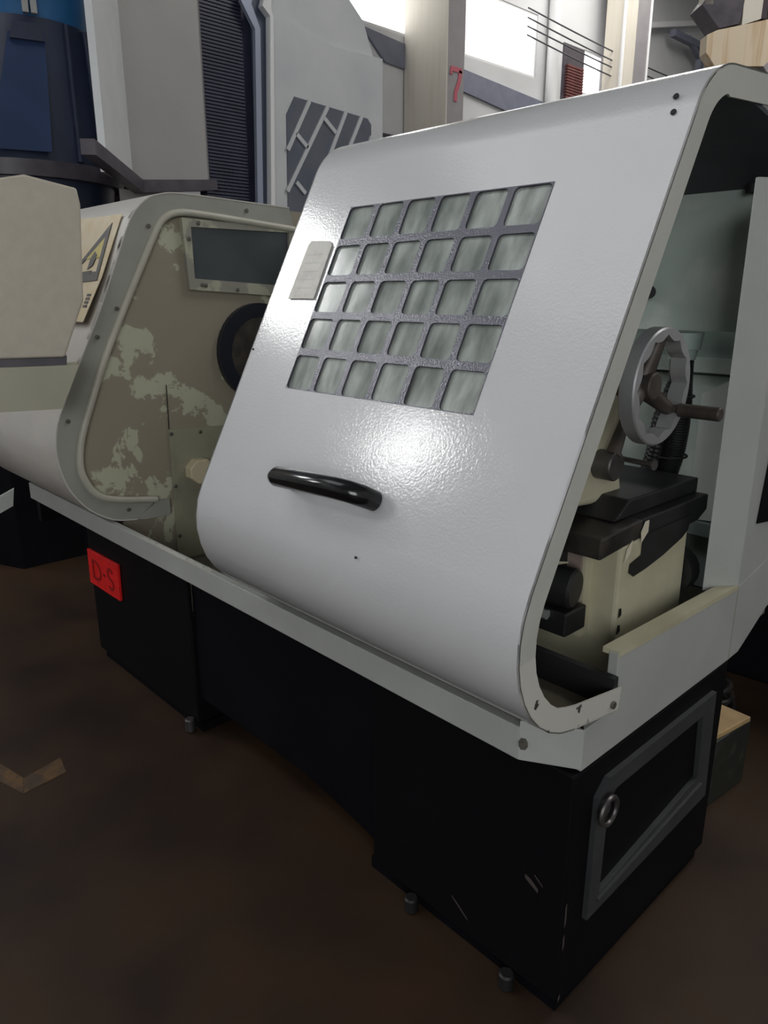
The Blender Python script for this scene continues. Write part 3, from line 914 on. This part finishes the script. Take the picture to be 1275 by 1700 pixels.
# cover plate low on the end wall
slab('access_plate', [(HX - .018, .222, .470), (HX - .018, .226, 1.003), (HX - .018, .60, .985), (HX - .018, .60, .470)], (.004, 0, 0), mat('plate_paint', (.30, .29, .21), .5, color2=(.22, .20, .15), thresh=(.45, .7), vscale=5), shell)
slab('panel_seam', [(HX - .018, .228, 1.003), (HX - .018, .231, 1.003), (HX - .018, .234, 1.173), (HX - .018, .231, 1.173)], (.002, 0, 0), GREASE, shell)
kn = [(HX - .014, .335 + .058 * math.cos(PI / 8 + PI / 4 * i), .828 + .052 * math.sin(PI / 8 + PI / 4 * i)) for i in range(8)]
slab('drain_cap', kn, (.05, 0, 0), mat('cap_cream', (.60, .52, .36), .5), shell, bevel=.004, label='cream eight sided cap')
b0 = cyl('bolt', (HX - .016, .235, .985), (HX - .008, .235, .985), .008, BOLT, shell, seg=8, ch=.002)
for y, z in ((.36, .978), (.235, .777), (.235, .571)):
    dup(b0, (HX - .012, y, z), shell)
for y, z in ((.206, 1.735), (.06, 1.455), (.62, 1.815), (-.155, 1.08), (.03, .725), (-.02, 1.36), (.405, 1.72 + .037), (.362, 1.70), (.405, 1.537), (.56, 1.52), (.42, 1.535)):
    dup(b0, (HX + .001, y, z), shell)
# warning label on the sloping shell
HS = Vector((0, -.155, -.310)).normalized()     # down the slope of the shell
HN = Vector((0, -.894, .447))


def HPt(x, s, w=0.0):
    """point of the shell's slope: s metres down from z = 1.755"""
    return Vector((x, .138, 1.755)) + Vector((0, -.4545, -.8908)) * s + Vector((0, -.8908, .4545)) * w


slab('warning_label', [HPt(-2.50, -.03, .004), HPt(-2.035, -.02, .004), HPt(-2.005, .22, .004), HPt(-2.02, .39, .004), HPt(-2.50, .39, .004)], HPt(0, 0, .002) - HPt(0, 0, 0), LABEL, shell, label='yellowed warning label with a black triangle')
tri_o = [HPt(-2.085, .01, .007), HPt(-2.030, .235, .007), HPt(-2.33, .245, .007)]
tri_i = [HPt(-2.098, .065, .007), HPt(-2.064, .200, .007), HPt(-2.262, .205, .007)]
ring_slab('triangle', tri_o, tri_i, HPt(0, 0, .0015) - HPt(0, 0, 0), LABEL_INK, shell)
slab('triangle_field', [tri_i[0], tri_i[0].lerp(tri_i[1], .6), tri_i[0].lerp(tri_i[2], .6)], HPt(0, 0, .001) - HPt(0, 0, 0), LABEL_YELLOW, shell)
slab('pictogram', [HPt(-2.14, .12, .008), HPt(-2.11, .135, .008), HPt(-2.115, .175, .008), HPt(-2.15, .19, .008), HPt(-2.155, .15, .008)], HPt(0, 0, .001) - HPt(0, 0, 0), LABEL_INK, shell)
slab('pictogram', [HPt(-2.19, .20, .008), HPt(-2.105, .195, .008), HPt(-2.108, .212, .008), HPt(-2.195, .215, .008)], HPt(0, 0, .001) - HPt(0, 0, 0), LABEL_INK, shell)
for q in range(4):
    s = .285 + q * .014
    slab('label_mark', [HPt(-2.068, s, .007), HPt(-2.036, s, .007), HPt(-2.036, s + .009, .007), HPt(-2.068, s + .009, .007)], HPt(0, 0, .001) - HPt(0, 0, 0), LABEL_INK, shell)

# --- control box on its bracket in front of the shell
PB = lambda u, z, w=0.0: AISLE + AX * (2.60 + w) + SD * (u + .1226 * (z - 1.5)) + Z(z)    # the box hangs slightly out of plumb
octo = [(-.145, 1.812), (0, 1.842), (.145, 1.812), (.157, 1.765), (.170, 1.485), (.118, 1.311), (-.118, 1.311), (-.170, 1.485), (-.157, 1.765)]
pend = slab('control_box', [PB(u, z) for u, z in octo], AX * .12, PENDANT, lathe, bevel=.006, label='cream eight sided control box')
slab('neck', [PB(-.125, 1.282, .02), PB(.125, 1.282, .02), PB(.125, 1.313, .02), PB(-.125, 1.313, .02)], AX * .08, LIP, pend)
slab('bracket', [PB(-.16, 1.148, .0), PB(.112, 1.148, .0), PB(.160, 1.285, .0), PB(-.20, 1.285, .0)], AX * .14, NECKM, pend)

# --- splash guard behind the bed
guard = box('splash_wall', (-1.95, .90, 1.408), (-.02, .915, 1.80), GREEN, lathe, label='upper splash wall, green paint rubbed pale')
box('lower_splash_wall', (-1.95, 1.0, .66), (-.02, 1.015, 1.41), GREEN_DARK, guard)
box('shadow_band', (-1.95, .96, 1.335), (-.02, 1.0, 1.408), GREEN_DARK, guard)  # darker green puts the shadow under the upper wall into colour
box('ledge', (-1.95, .945, 1.295), (-.02, 1.0, 1.335), GREEN, guard)
box('mid_panel', (-1.95, .975, .875), (-.02, 1.0, 1.285), GREEN, guard)
slab('pale_plate', [(-.262, .962, .872), (-.10, .962, .885), (-.10, .962, 1.33), (-.262, .962, 1.235)], (0, .01, 0), GREEN_PALE, guard, label='pale cover plate with scuffs')
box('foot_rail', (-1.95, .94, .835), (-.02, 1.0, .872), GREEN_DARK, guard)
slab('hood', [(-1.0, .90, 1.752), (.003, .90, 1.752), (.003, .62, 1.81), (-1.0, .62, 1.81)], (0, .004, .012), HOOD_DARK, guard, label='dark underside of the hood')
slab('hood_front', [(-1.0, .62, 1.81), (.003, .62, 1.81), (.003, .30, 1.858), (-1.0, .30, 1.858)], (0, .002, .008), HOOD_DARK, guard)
cyl('roller', (-.16, .88, 1.74), (-.16, .88, 1.79), .018, RUBBER, guard)
tube('latch_peg', [(-.62, .895, 1.508), (-.415, .895, 1.508), (-.40, .87, 1.508)], .018, RUBBER, guard, seg=12, label='black peg')
# post at the rear corner
post = slab('corner_post', [(-.055, .62, .80), (-.0005, .70, .80), (-.0005, 1.25, .80), (-.055, 1.25, .80)], (0, 0, .94), PAINT_TRAY, lathe, bevel=.003)
slab('post_window', [(.0005, .758, .958), (.0005, .98, .93), (.0005, .98, 1.20), (.0005, .790, 1.20)], (.003, 0, 0), BLACK, post, label='black opening in the corner post')

# --- bed
bed = slab('bed', [(-.1, .285, .67), (-.1, .61, .67), (-.1, .605, .985), (-.1, .285, .985)], (-.82, 0, 0), CREAM, lathe, bevel=.008, label='cream cast bed, black with grease on top')
box('front_web', (-.20, .255, .76), (-.165, .30, .975), CREAM, bed)
slab('front_way', [(-.10, .20, .972), (-.10, .37, .985), (-.10, .37, 1.028), (-.10, .20, 1.018)], (-.85, 0, 0), GREASE_BROWN, bed, bevel=.004)
slab('rear_way', [(-.10, .37, .955), (-.10, .655, .965), (-.10, .70, .985), (-.10, .70, 1.025), (-.10, .37, 1.028)], (-.85, 0, 0), GREASE, bed, bevel=.004)
slab('grease_patch', [(-.0985, .372, .99), (-.0985, .372, .945), (-.0985, .325, .935), (-.0985, .322, .915), (-.0985, .345, .900), (-.0985, .40, .905), (-.0985, .48, .918), (-.0985, .57, .940), (-.0985, .600, .955), (-.0985, .604, .99)], (.001, 0, 0), GREASE, bed)
slab('paint_chip', [(-.0975, .36, 1.0), (-.0975, .375, 1.022), (-.0975, .392, 1.022), (-.0975, .392, .995), (-.0975, .365, .975)], (.001, 0, 0), CREAM_EDGE, bed)
slab('paint_chip', [(-.0975, .296, .945), (-.0975, .305, .975), (-.0975, .325, .99), (-.0975, .32, .962)], (.001, 0, 0), CREAM_EDGE, bed)
cyl('bearing_boss', (-.14, .61, .835), (-.14, .655, .835), .06, GREASE, bed)
for z in (.775, .815):
    slab('paint_chip', [(-.0985, .296, z), (-.0985, .308, z + .004), (-.0985, .306, z + .02), (-.0985, .297, z + .022)], (.001, 0, 0), GREASE, bed)

# --- tailstock
ts = slab('tailstock', [(-.2, .235, 1.055), (-.2, .46, 1.035), (-.2, .44, 1.10), (-.2, .43, 1.25), (-.2, .40, 1.37), (-.2, .30, 1.40), (-.2, .20, 1.36), (-.2, .19, 1.15)], (-.5, 0, 0), CREAM, lathe, bevel=.015, seg=3, label='cream tailstock body')
slab('base', [(-.13, .30, 1.028), (-.13, .70, 1.025), (-.13, .70, 1.062), (-.13, .36, 1.068)], (-.65, 0, 0), GREASE, ts, bevel=.004)
box('clamp_block', (-.72, .16, 1.03), (-.215, .28, 1.075), GREASE_BROWN, ts, bevel=.004)
WC = Vector((-.098, .325, 1.322))
WR, WI, WT = .118, .098, .034
# scalloped rim
nseg = 72
vs, fs = [], []
for i in range(nseg):
    a = 2 * PI * i / nseg
    ph = (i % 6) / 6
    ri = WI + .010 * (1 - abs(math.sin(PI * ph)) * 1.0) - .004
    for x, r in ((.0, WR - .003), (.003, WR), (WT - .003, WR), (WT, WR - .003), (WT, ri - .0 ), (.0, ri)):
        vs.append(WC + Vector((x - WT / 2 + .017, r * math.cos(a), r * math.sin(a))))
for i in range(nseg):
    j = (i + 1) % nseg
    for q in range(6):
        p = (q + 1) % 6
        fs.append((i * 6 + q, i * 6 + p, j * 6 + p, j * 6 + q))
wheel = mesh('handwheel', vs, fs, STEEL, ts, smooth=True, label='steel handwheel with a scalloped inner rim')
hub = WC + Vector((-.012, 0, 0))
cyl('hub', hub + Vector((-.05, 0, 0)), hub + Vector((.030, 0, 0)), .028, RUSTY, ts, ch=.003)
for an in (-35, 85, 205):
    d = Vector((0, math.cos(math.radians(an)), math.sin(math.radians(an))))
    p0, p1 = hub + d * .018, WC + d * .103 + Vector((.014, 0, 0))
    w = .020
    tube('spoke', [p0, p0.lerp(p1, .5), p1], [.021, .017, .013], RUSTY, ts, seg=10)
d = Vector((0, math.cos(math.radians(-33)), math.sin(math.radians(-33))))
k0 = WC + d * .100 + Vector((.01, 0, 0))
tube('crank_handle', [k0, k0 + Vector((.02, 0, 0)), k0 + Vector((.024, 0, 0)), k0 + Vector((.108, 0, 0)), k0 + Vector((.111, 0, 0))], [.010, .010, .0145, .0145, .012], RUSTY, ts, seg=16)
cyl('quill_shaft', WC + Vector((-.12, 0, 0)), hub, .02, STEEL_DARK, ts)
slab('bearing_flange', [WC + Vector((-.105, a, c)) for a, c in ((-.09, -.055), (-.05, -.07), (.03, -.03), (.05, .05), (.0, .07), (-.06, .03))], (-.02, 0, 0), GREASE, ts)
# clamp lever and bolt
cyl('clamp_lever_boss', (-.30, .335, 1.142), (-.155, .335, 1.142), .033, STEEL_DARK, ts, ch=.003)
tube('clamp_lever', [(-.168, .335, 1.165), (-.172, .365, 1.205), (-.175, .39, 1.235), (-.175, .40, 1.28)], [.017, .014, .013, .012], RUSTY, ts, seg=10)
cyl('clamp_screw', (-.19, .395, 1.148), (-.095, .375, 1.150), .006, STEEL_DARK, ts)
cyl('screw_head', (-.095, .375, 1.150), (-.089, .374, 1.150), .012, STEEL_DARK, ts, seg=8)

# --- ribbed hoses coming down from the splash wall
hp = [(-.255, .80, 1.375), (-.252, .80, 1.30), (-.245, .80, 1.20), (-.250, .80, 1.10), (-.262, .79, 1.02), (-.268, .77, .96)]
H = smooth_line(hp, 30)
hose = tube('hose', H, [.030 + (.0012 if i % 2 else -.0008) for i in range(len(H))], GREASE, lathe, seg=14, label='ribbed black hose')
tube('hose_collar', [(-.257, .80, 1.34), (-.257, .80, 1.365), (-.257, .80, 1.366), (-.257, .80, 1.408)], [.036, .040, .046, .050], GREEN_DARK, hose, seg=18)
for dx, dy, r in ((-.045, -.01, .018), (-.028, -.035, .017), (-.062, .012, .014)):
    L = smooth_line([(-.252 + dx * .3, .80 + dy * .3, 1.28), (-.246 + dx, .80 + dy, 1.18), (-.255 + dx, .795 + dy, 1.08), (-.272 + dx, .77 + dy, .98)], 16)
    tube('thin_hose', L, [r + (.0015 if i % 2 else -.001) for i in range(len(L))], GREASE, hose, seg=10)
for z, yy in ((1.245, .80), (1.085, .797)):
    tie = [(-.258 + .044 * math.cos(a), yy + .046 * math.sin(a), z) for a in [2 * PI * i / 20 for i in range(20)]]
    tube('cable_tie', tie, .003, RUBBER, hose, seg=6, closed=True)

# --- carriage gear glimpsed low behind the door
car = box('feed_motor', (-.50, .20, .80), (-.205, .28, .97), GREASE, lathe, bevel=.01, label='black feed gear under the bed way')
cyl('motor_drum', (-.36, .16, .90), (-.150, .20, .895), .045, GREASE, car, seg=20, ch=.006)
box('motor_foot', (-.34, .16, .795), (-.145, .24, .85), GREASE, car, bevel=.004)
slab('bracket', [(-.26, .10, .958), (-.15, .16, .965), (-.24, .14, .93)], (0, .003, .002), CREAM, car)
box('cover_plate', (-.30, .245, .83), (-.17, .252, .955), mat('dusky_plate', (.28, .22, .19), .5), car)
for x, z in ((-.245, .925), (-.235, .835), (-.205, .84)):
    cyl('fitting', (x, .15, z), (x + .02, .15, z), .011, STEEL, car, seg=10)

# ------------------------------------------------------------------ things on the floor
cr = empty('parts_crate', (-.10, 1.06, 0), 'small dark crate with a yellow cardboard lid behind the lathe base', 'crate')
slab('body', [(-.30, .90, 0), (-.075, .93, 0), (-.055, 1.13, 0), (-.30, 1.13, 0)], (0, 0, .225), CRATE, cr, bevel=.004)
slab('lid', [(-.31, .90, .225), (-.082, .93, .225), (-.052, 1.11, .225), (-.31, 1.13, .225)], (0, 0, .018), CARD, cr, bevel=.003)
tg = tube('hose_coil', [(-.34 + .10 * math.cos(a) * (1 - a * .02), 1.50 + .08 * math.sin(a), .02 + .006 * a) for a in [i * .35 for i in range(40)]], .012, GREASE_BROWN, seg=7)
tag(tg, 'small dark coil of hose lying on the floor past the crate', 'hose')
rm = empty('rear_machine', (-.5, 2.2, 0), 'black machine base standing on the floor behind the lathe end', 'machine')
slab('base', [(-1.6, 1.70, 0), (.8, 1.93, 0), (.8, 2.6, 0), (-1.6, 2.6, 0)], (0, 0, .75), BLACK, rm, bevel=.01)
slab('body', [(-1.6, 1.78, .75), (.8, 2.0, .75), (.8, 2.6, .75), (-1.6, 2.6, .75)], (0, 0, .5), GREASE, rm, bevel=.01)

# worn yellow lane mark: two strips meeting in a point
ln = slab('lane_marking', [(-1.574, -.573, 0), (-1.594, -.434, 0), (-1.688, -.418, 0), (-1.656, -.546, 0)], (0, 0, .0015), FLOOR_LINE)
tag(ln, 'worn yellow lane marking on the brown floor in front of the lathe', 'marking')
ln2 = slab('lane_marking', [(-1.574, -.574, 0), (-1.784, -.635, 0), (-1.866, -.593, 0), (-1.656, -.547, 0)], (0, 0, .0015), FLOOR_LINE)
tag(ln2, 'outer arm of the worn yellow lane marking, pointing to the black plinth', 'marking')
